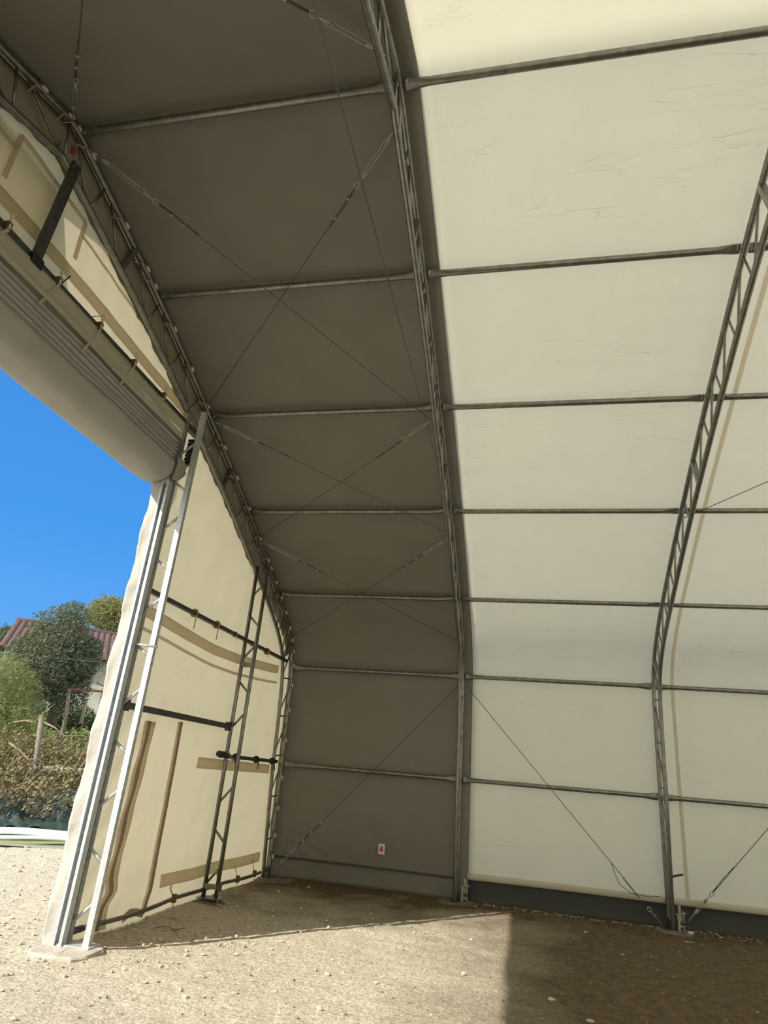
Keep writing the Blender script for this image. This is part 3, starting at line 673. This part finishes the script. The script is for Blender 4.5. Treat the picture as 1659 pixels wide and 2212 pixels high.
cable(ca(2.42, XA+LO), ca(3.74, XB-LO), 'bracing wire rising right between the second and fourth purlins', 'b', .30, (.15, .35))
cable((XA+.10, -.10, .10), ca(1.92, XB-LO), 'bracing wire from the dark corner foot up to the middle arch', 'a', .30, (.12, .3, .5))
cable((XC-.12, -.20, .05), ca(1.92, XB+LO), 'bracing wire with a loose loop, crossing the cream bay to the right arch foot', 'a', .06, (.14, .42), loop=True, start=.10)
cable((XC+.22, -.10, .12), ca(1.92, XC+2.9), 'bracing wire rising right from the foot of the right-hand arch', 'a', .30, (.12, .3, .5))
cable(ca(3.95, XC+LO), ca(5.2, XC+2.9), 'bracing wire rising to the right edge from the upper right-hand arch', 'b', .30)
tie = empty('tie_wire', (XB-.02, -3.6, 5.07), 'thin level wire strung across the shelter from the middle arch', 'wire')
MB().tube([(XB-.03, -3.45+(2*YR+6.9)*i/30, 5.06-.03*math.sin(math.pi*i/30)) for i in range(31)], .0045, 6).build('wire', 'wire', tie)
p = at_s(sarc(4.42), -.39, XB); MB().tube([(XB-.03, -3.40, 5.05), (XB-.03, -3.62, 5.05)], .03, 8).build('wire_clamp', 'black', tie)
# ------------------------------------------------------------------ anchors at the arch feet
def anchor(x, y, label):
    t = empty('anchor_ratchet', (x, y, 0), label, 'ratchet')
    MB().bar((x, y, .02), (x, y, .20), .03, .05, up=(0, 1, 0)).build('bracket', 'zinc', t)
    MB().bar((x+.07, y+.02, .02), (x+.07, y+.02, .24), .012, .03, up=(0, 1, 0)).build('bracket', 'zinc', t)
    MB().tube([(x-.02, y, .10), (x+.09, y+.02, .10)], .02).build('spool', 'steel_dark', t)
    MB().bar((x+.035, y+.01, .05), (x+.03, y+.05, .30), .035, .008, up=(0, 1, 0)).build('strap', 'strap', t)
    MB().tube([(x-.03, y, .20), (x+.11, y+.01, .22)], .008).build('bolt', 'zinc', t)
anchor(XC+.09, -.17, 'ratchet anchor beside the foot of the right-hand arch')
anchor(XB+.09, -.10, 'ratchet anchor beside the foot of the middle arch')
# ------------------------------------------------------------------ arrow stickers
def sticker(c, ex, ey, w_, h_, up, label, plate=True):
    c = Vector(c); ex = Vector(ex).normalized(); ey = Vector(ey).normalized(); n = ex.cross(ey)
    if n.dot(CAM-c) < 0: n = -n
    t = empty('arrow_sticker', c, label, 'sticker')
    if plate: 
        b = MB(); b.bar(c-ey*h_/2, c+ey*h_/2, w_, .003, up=n); b.build('plate', 'sign', t)
    q = c+n*.005; s_ = 1 if up else -1; a = h_*.28
    b = MB(); k = len(b.v)
    pts = [(-.018, -a), (.018, -a), (.018, a*.1), (.045, a*.1), (0, a), (-.045, a*.1), (-.018, a*.1)]
    f_ = w_/.11
    b.v += [q+ex*x*f_+ey*y*s_ for x, y in pts]+[q+n*.002+ex*x*f_+ey*y*s_ for x, y in pts]
    b.f.append(tuple(range(6, -1, -1))); b.f.append(tuple(range(7, 14))); b.sm += [False, False]
    for i in range(7): b.f.append((i, (i+1) % 7, 7+(i+1) % 7, 7+i)); b.sm.append(False)
    b.build('arrow', 'red', t)
pc = canopy_pt(1.75, .55, XA, XB, 5, base=.030); tt = (at_s(.6)-at_s(.5))
sticker(pc, (1, 0, .0), tt, .10, .145, False, 'white sticker with a red down arrow low on the dark grey wall')
pg = on_gable(154, 325, XG+.02); pg.x = gable_x(pg.y, pg.z)+.03
sticker(pg, (0, 1, 0), (0, 0, 1), .11, .14, True, 'small red up arrow on the front sheet by the ridge', plate=False)
# ------------------------------------------------------------------ stones, gravel, bits on the floor
def gravel(name, n, area, label, seed, smin, smax, mt='stone', zf=floor_z):
    rnd = random.Random(seed); b = MB()
    for _ in range(n):
        x, y = area(rnd); r_ = smin+(smax-smin)*rnd.random()**3
        b.ball((x, y, zf(x, y)+r_*.2), r_, 6, (rnd.uniform(.7, 1.3), rnd.uniform(.7, 1.3), rnd.uniform(.4, .8)), .25, rnd)
    o = b.build(name, mt); return tag(o, label, 'gravel', kind='stuff')
gravel('gravel', 1500, lambda r: (r.uniform(-.5, 7.5), r.uniform(-8, -.1)), 'loose small gravel scattered over the earth floor', 3, .004, .014, 'pebble')
gravel('gravel', 420, lambda r: (r.uniform(XB, 8.5), -.02-abs(r.gauss(0, .10))), 'line of gravel along the foot of the cream side wall', 5, .008, .024, 'pebble')
gravel('gravel', 380, lambda r: (r.gauss(.1, 1.0), -3.7+r.gauss(-.4, .9)), 'pale crumbled gravel in the sunny doorway', 6, .008, .026)
gravel('gravel', 900, lambda r: (r.uniform(-7, -.6), r.uniform(-6, 1)), 'coarse pale gravel in the yard outside the doorway', 8, .010, .035)
rnd = random.Random(11)
SP = [(707, 2108, .022, 'white stone in the sunlit patch, the largest left of its centre'), (812, 2128, .018, 'pale stone in the sunlit patch beside the crumbled gravel'), (690, 2183, .020, 'pale stone near the bottom edge of the sunlit patch'),
      (1001, 2105, .022, 'bright stone in the sunlit patch close to its shaded right edge'), (895, 2015, .016, 'small white stone just inside the far edge of the sunlit patch'), (1018, 2030, .016, 'small bright stone near the far corner of the sunlit patch'),
      (1192, 2160, .026, 'largest pale stone in the shade right of the sunlit patch'), (1265, 2014, .018, 'pale stone in the shade left of the right-hand arch foot'), (1345, 2065, .014, 'small stone in the shade in front of the cream bay'),
      (1275, 2208, .022, 'flat pale stone at the bottom edge of the picture in the shade'), (602, 1927, .020, 'pale stone in the dark corner by the front arch foot'), (667, 1917, .018, 'pale stone right under the dark grey wall'), (801, 1972, .016, 'small pale stone in the shade in front of the dark grey wall'), (28, 2205, .020, 'pale stone at the bottom left corner of the picture')]
for i, (px, py, r_, l) in enumerate(SP):
    g_ = on_ground(px, py)
    b = MB().ball((g_.x, g_.y, floor_z(g_.x, g_.y)+r_*.3), r_, 9, (rnd.uniform(1, 1.5), rnd.uniform(.7, 1.1), rnd.uniform(.5, .75)), .16, rnd)
    tag(b.build('stone', 'stone'), l, 'stone', 'loose stones on the floor')
can = on_ground(1492, 2020); t = MB().tube([(can.x-.035, can.y, .02), (can.x+.035, can.y-.01, .02)], .024, 12).build('metal_offcut', 'steel_bright'); tag(t, 'short shiny metal tube offcut on the floor by the right arch foot', 'offcut')
can = on_ground(1490, 2037); t = MB().bar((can.x-.06, can.y, .012), (can.x+.05, can.y-.01, .012), .022, .005).build('cable_tie_offcut', 'white'); tag(t, 'small white strip on the floor in front of the right arch foot', 'strip')
tw = on_ground(360, 2008); t = MB().tube([tw+Vector((-.1, -.05, .015)), tw+Vector((0, 0, .03)), tw+Vector((.10, -.03, .015)), tw+Vector((.16, .06, .02))], .006, 6).build('twig', 'twig'); tag(t, 'thin dark twig on the floor near the foot of the front wall', 'twig')
# ------------------------------------------------------------------ outside: house
HR = LT.copy(); HF = G.copy()
hp = at(160, 1540, 28.0); hz = 2.55
hs = empty('house', (hp.x, hp.y, hz), 'old pale plastered house with a red tiled roof up the slope behind the olive tree', 'house')
def H(l, f, z): return Vector((hp.x, hp.y, 0))+HR*l+HF*f+Vector((0, 0, z))
l0, l1, ev, rg = -3.1, 6.5, 4.78, 6.35
b = MB()
def hbox(b, l0, f0, z0, l1, f1, z1):
    P_ = [H(l0, f0, z0), H(l1, f0, z0), H(l1, f1, z0), H(l0, f1, z0), H(l0, f0, z1), H(l1, f0, z1), H(l1, f1, z1), H(l0, f1, z1)]; k = len(b.v); b.v += P_
    for f in ((3, 2, 1, 0), (4, 5, 6, 7), (0, 1, 5, 4), (1, 2, 6, 5), (2, 3, 7, 6), (3, 0, 4, 7)): b.f.append(tuple(k+i for i in f)); b.sm.append(False)
hbox(b, l0+.2, 0, hz-1, l1, 6, ev); b.build('walls', 'plaster', hs)
b = MB()
def roof(u, v):
    l = l0+(l1-l0)*u; z = ev+.02+(rg-ev)*v+.07*abs(math.sin(l*math.pi/.24)); return H(l+.0*v, -.35+3.35*v, z)
b.grid(roof, 256, 10, smooth=False)
b.grid(lambda u, v: H(l0+(l1-l0)*u, 6.35-3.35*v, ev+(rg-ev)*v), 2, 2)
b.build('tiled_roof', 'tile', hs, solid=.05)
MB().tube([H(l0+(l1-l0)*i/12, 3.0, rg+.07) for i in range(13)], .11, 8).build('ridge_tiles', 'tile', hs)
for a_, w_ in ((2.15, .55), (5.0, .6), (-2.2, .5)):
    f = MB(); hbox(f, a_, -.05, 3.55, a_+w_, .02, 4.45); fr = f.build('window', 'shutter', hs)
    f = MB(); hbox(f, a_+.06, -.07, 3.58, a_+w_-.06, -.04, 4.02); f.build('blind', 'curtain_win', fr)
f = MB(); hbox(f, 1.1, -.04, 4.0, 1.6, .02, 4.78); f.build('window', 'shutter', hs)
# ------------------------------------------------------------------ outside: trees and bushes
def leaves(b, rnd, blobs, n, size, thin=.45, inner=0):
    tot_ = sum(r_[1]**2 for r_ in blobs)
    for c, r_, sq in blobs:
        for _ in range(int(n*r_*r_/tot_)):
            d = Vector((rnd.gauss(0, 1), rnd.gauss(0, 1), rnd.gauss(0, 1))).normalized(); k = r_*(1-abs(rnd.gauss(0, .28)))*(1+.25*fb(d*2+c))
            p = c+Vector((d.x, d.y, d.z*sq))*k
            a = Vector((rnd.gauss(0, 1), rnd.gauss(0, 1), rnd.gauss(0, 1))).normalized(); t = a.orthogonal().normalized(); s_ = size*rnd.uniform(.6, 1.4)
            q = t.cross(a).normalized(); b.quad(p-t*s_, p-q*s_*thin, p+t*s_, p+q*s_*thin)
def tree(name, base, top, blobs, n, size, leaf, label, seed, trunk_r=.12, cat='tree', thin=.45, limbs=True):
    rnd = random.Random(seed); root = empty(name, base, label, cat)
    b = MB(); leaves(b, rnd, blobs, n, size, thin); b.build('foliage', leaf, root)
    t = MB(); base = Vector(base); top = Vector(top)
    t.ring_sweep([base+Vector((0, 0, -.2)), base.lerp(top, .3)+Vector((.05, 0, 0)), base.lerp(top, .6), top], [trunk_r, trunk_r*.8, trunk_r*.5, trunk_r*.2], n=8)
    if limbs:
        for c, r_, sq in blobs:
            m = base.lerp(top, .45); t.ring_sweep([m, m.lerp(c, .55)+Vector((rnd.uniform(-.1, .1), rnd.uniform(-.1, .1), .1)), c], [trunk_r*.45, trunk_r*.3, trunk_r*.1], n=6)
            for _ in range(4):
                d = Vector((rnd.gauss(0, 1), rnd.gauss(0, 1), rnd.gauss(0, .7))).normalized(); t.ring_sweep([c, c+d*r_*.9], [trunk_r*.14, .004], n=5)
    t.build('trunk', 'bark', root); return root
def bl(px, py, r, rad, sq=.9): return (at(px, py, r), rad, sq)
tb_ = at(112, 1555, 21)
tree('olive_tree', tb_, at(130, 1440, 21), [bl(120, 1425, 21, 1.15), bl(75, 1450, 20.5, .95), bl(165, 1430, 21, .75), bl(130, 1365, 21, .85), bl(160, 1330, 21.3, .50), bl(95, 1500, 20.5, .80), bl(150, 1490, 21, .65), bl(60, 1410, 21, .60), bl(195, 1400, 21.2, .40)],
     34000, .038, 'leaf_olive', 'dense dark olive tree in front of the house', 1, .16)
tree('spring_tree', at(235, 1450, 40)-Vector((0, 0, 3)), at(240, 1350, 40), [bl(240, 1335, 40, 1.35), bl(215, 1325, 40, .85), bl(270, 1320, 40, 1.0), bl(235, 1310, 40, .75), bl(265, 1355, 40, 1.0)], 12000, .062, 'leaf_spring', 'loose yellow-green tree standing behind the house roof', 2, .16)
tree('far_tree', at(15, 1440, 38)-Vector((0, 0, 2)), at(15, 1380, 38), [bl(18, 1370, 38, .55), bl(5, 1392, 38, .9), bl(28, 1400, 38, .7)], 6000, .062, 'leaf_olive', 'small grey-green tree at the left edge beyond the house', 3, .12)
tree('leafy_shrub', at(15, 1620, 18), at(20, 1500, 18), [bl(10, 1465, 18, .65), bl(5, 1520, 18, .85), bl(45, 1480, 18.3, .45), bl(40, 1545, 17.8, .6), bl(-30, 1480, 18, .9), bl(60, 1580, 17.6, .45)], 14000, .032, 'leaf_green', 'tall light green shrub at the left edge below the olive tree', 4, .06, 'shrub', .3)
tree('ivy_bush', at(150, 1580, 23), at(150, 1560, 23), [bl(140, 1555, 23, .40), bl(175, 1550, 23.4, .42), bl(205, 1560, 24, .35), bl(235, 1555, 24, .45), bl(120, 1560, 23, .3)], 5000, .04, 'leaf_ivy', 'low dark green bushes at the foot of the house wall', 5, .04, 'bush', .6)
def thicket(name, n, rfun, mt, label, seed, size, cat, tw=0):
    rnd = random.Random(seed); b = MB()
    for _ in range(n):
        p = rfun(rnd); a = Vector((rnd.gauss(0, 1), rnd.gauss(0, 1), rnd.gauss(0, 1))).normalized(); t = a.orthogonal().normalized(); s_ = size*rnd.uniform(.5, 1.5); q = t.cross(a)
        b.quad(p-t*s_, p-q*s_*.5, p+t*s_, p+q*s_*.5)
    o = b.build(name, mt); tag(o, label, cat, kind='stuff'); return o
def bank(rnd, zlo=0, zhi=.55, lo=14.1, hi=17.2, pa=-60, pb=330):
    r = rnd.uniform(lo, hi); p = at(rnd.uniform(pa, pb), 1700, r); rr, ll = loc_r(p); h_ = (rnd.random()**1.4)*(zhi+.35*noise.noise(Vector((p.x*1.3, p.y*1.3, 0)))); return Vector((p.x, p.y, terr_z(rr)+zlo+h_))
thicket('bramble_thicket', 22000, lambda r: bank(r, 0, .8), 'bramble', 'brown bramble thicket over the bank behind the green netting', 21, .035, 'brambles')
thicket('bramble_thicket', 7000, lambda r: bank(r, 0, .75, 15, 18.5), 'leaf_green', 'green leaves growing through the brambles on the bank', 22, .03, 'brambles')
def grass_pt(r):
    rr = r.uniform(17.5, 27); p = at(r.uniform(-40, 300), 1600, rr); a, _ = loc_r(p); return Vector((p.x, p.y, terr_z(a)+r.uniform(0, .16)))
thicket('meadow_grass', 9000, grass_pt, 'leaf_green', 'sunlit green grass on the slope below the house', 23, .06, 'grass')
# dry branches standing out of the brambles
rnd = random.Random(5); b = MB()
for _ in range(150):
    p = bank(rnd, .1, .4); d = Vector((rnd.gauss(0, 1), rnd.gauss(0, 1), rnd.uniform(.1, 1.5))).normalized(); l_ = rnd.uniform(.4, 1.3); m = p+d*l_*.5+Vector((0, 0, .12))
    b.ring_sweep([p, m, p+d*l_], [.009, .007, .003], n=5)
tag(b.build('dry_branches', 'twig'), 'tangle of bare dry twigs over the bramble bank', 'twigs', kind='stuff')
for i, (a_, c_, d_, l) in enumerate((((95, 1560), (140, 1590), (215, 1598), 'long pale bare branch arching over the brambles towards the doorway'), ((30, 1560), (75, 1560), (120, 1520), 'bare branch forking upwards left of the wooden stake'), ((20, 1605), (60, 1640), (100, 1650), 'low bare branch lying across the brambles'))):
    P_ = [at(*a_, 15.3), at(*c_, 15.1), at(*d_, 15.0)]; tag(MB().ring_sweep([P_[0], P_[0].lerp(P_[1], .5)+Vector((0, 0, .03)), P_[1], P_[1].lerp(P_[2], .5)+Vector((0, 0, .04)), P_[2]], [.018, .016, .014, .011, .006], n=6).build('dry_branch', 'twig'), l, 'branch')
# posts of an old trellis, and its rusty bar
for (a_, c_, r_, rr, l, mt) in (((150, 1490), (131, 1612), 20, .055, 'grey stone trellis post, left of the three below the house', 'stake'), ((188, 1497), (180, 1545), 22, .05, 'pale leaning trellis post, middle of the three below the house', 'plaster'), ((224, 1487), (202, 1592), 20.5, .05, 'pale lichened trellis post, right of the three below the house', 'stone')):
    A_, B_ = at(*a_, r_), at(*c_, r_); tag(MB().ring_sweep([B_-Vector((0, 0, .25)), B_.lerp(A_, .5)+Vector((.01, 0, 0)), A_], [rr*1.1, rr, rr*.85], n=7).build('trellis_post', mt), l, 'post')
tag(MB().bar(at(146, 1488, 20), at(300, 1500, 20.6), .05, .05).build('trellis_bar', 'rust'), 'rusty brown bar laid along the tops of the trellis posts', 'bar')
tag(MB().bar(at(208, 1474, 20.5), at(226, 1484, 20.5), .03, .03).build('trellis_bar', 'rust'), 'short rusty bar sticking up from the right trellis post', 'bar')
A_, B_ = at(90, 1545, 15.6), at(78, 1690, 15.6); tag(MB().ring_sweep([B_-Vector((0, 0, .3)), A_], [.06, .045], n=7).build('wooden_stake', 'stake'), 'dark weathered wooden stake standing in the brambles', 'stake')
tag(MB().tube([at(-40, 1404, 20), at(60, 1415, 20), at(160, 1425, 20), at(330, 1440, 20)], .006, 5).build('overhead_wire', 'zinc'), 'thin pale wire strung across in front of the olive tree', 'wire')
# stone retaining wall on the bank
rnd = random.Random(9); b = MB()
for i in range(26):
    for j in range(3):
        p = at(75+i*10, 1690, 16.0); rr, ll = loc_r(p); b.ball((p.x, p.y, terr_z(rr)+.10+j*.17), rnd.uniform(.11, .17), 7, (1.3, 1, .75), .12, rnd)
tag(b.build('stone_wall', 'stone'), 'rough low dry stone wall half hidden in the brambles', 'stone wall')
# green netting heap
def net(u, v):
    px = -60+400*u; r = 13.95+1.15*v; p = at(px, 1790, r); n_ = fb((p.x*1.2, p.y*1.2, 3)); z = .18+.50*math.sin(min(1, v*1.05)*math.pi*.62)+.12*n_+.05*math.sin(v*22+n_*7)
    return (p.x, p.y, z)
tag(MB().grid(net, 110, 40).build('green_netting', 'net', solid=.01), 'heap of dark green shade netting lying behind the pale sheets', 'netting')
# stacked pale plastic sheets
b = 0
rows = [(0, 0, .055, 'pvc', 'bottom'), (.0, .06, .05, 'pvc2', 'second'), (-.06, .115, .05, 'pvc', 'third'), (.02, .17, .05, 'pvc', 'top')]
for (off, z, h_, mt, l) in rows:
    q = MB(); a_ = at(-80, 1828, 13.35+off); c_ = at(330, 1832, 13.35+off)
    d = (c_-a_); d.z = 0; d.normalize(); n_ = Vector((-d.y, d.x, 0))
    def sh(u, v, a_=a_, c_=c_, z=z, h_=h_):
        p = a_.lerp(c_, u); return Vector((p.x, p.y, 0))+n_*(.02+.5*v)+Vector((0, 0, z+h_+.012*math.sin(v*40)+.012*math.sin(u*11+z*30)))
    q.grid(sh, 60, 16)
    def fr(u, v, a_=a_, c_=c_, z=z, h_=h_):
        p = a_.lerp(c_, u); return Vector((p.x, p.y, 0))+n_*(.02-.012*math.sin(v*3.14))+Vector((0, 0, z+.006+(h_-.006)*v+.012*math.sin(u*11+z*30)))
    q.grid(fr, 60, 4)
    tag(q.build('plastic_sheet', mt, solid=.004), f'{"yellowish" if mt == "pvc2" else "pale greenish white"} plastic sheet, {l} of the stack by the netting', 'plastic sheet', 'stacked plastic sheets')
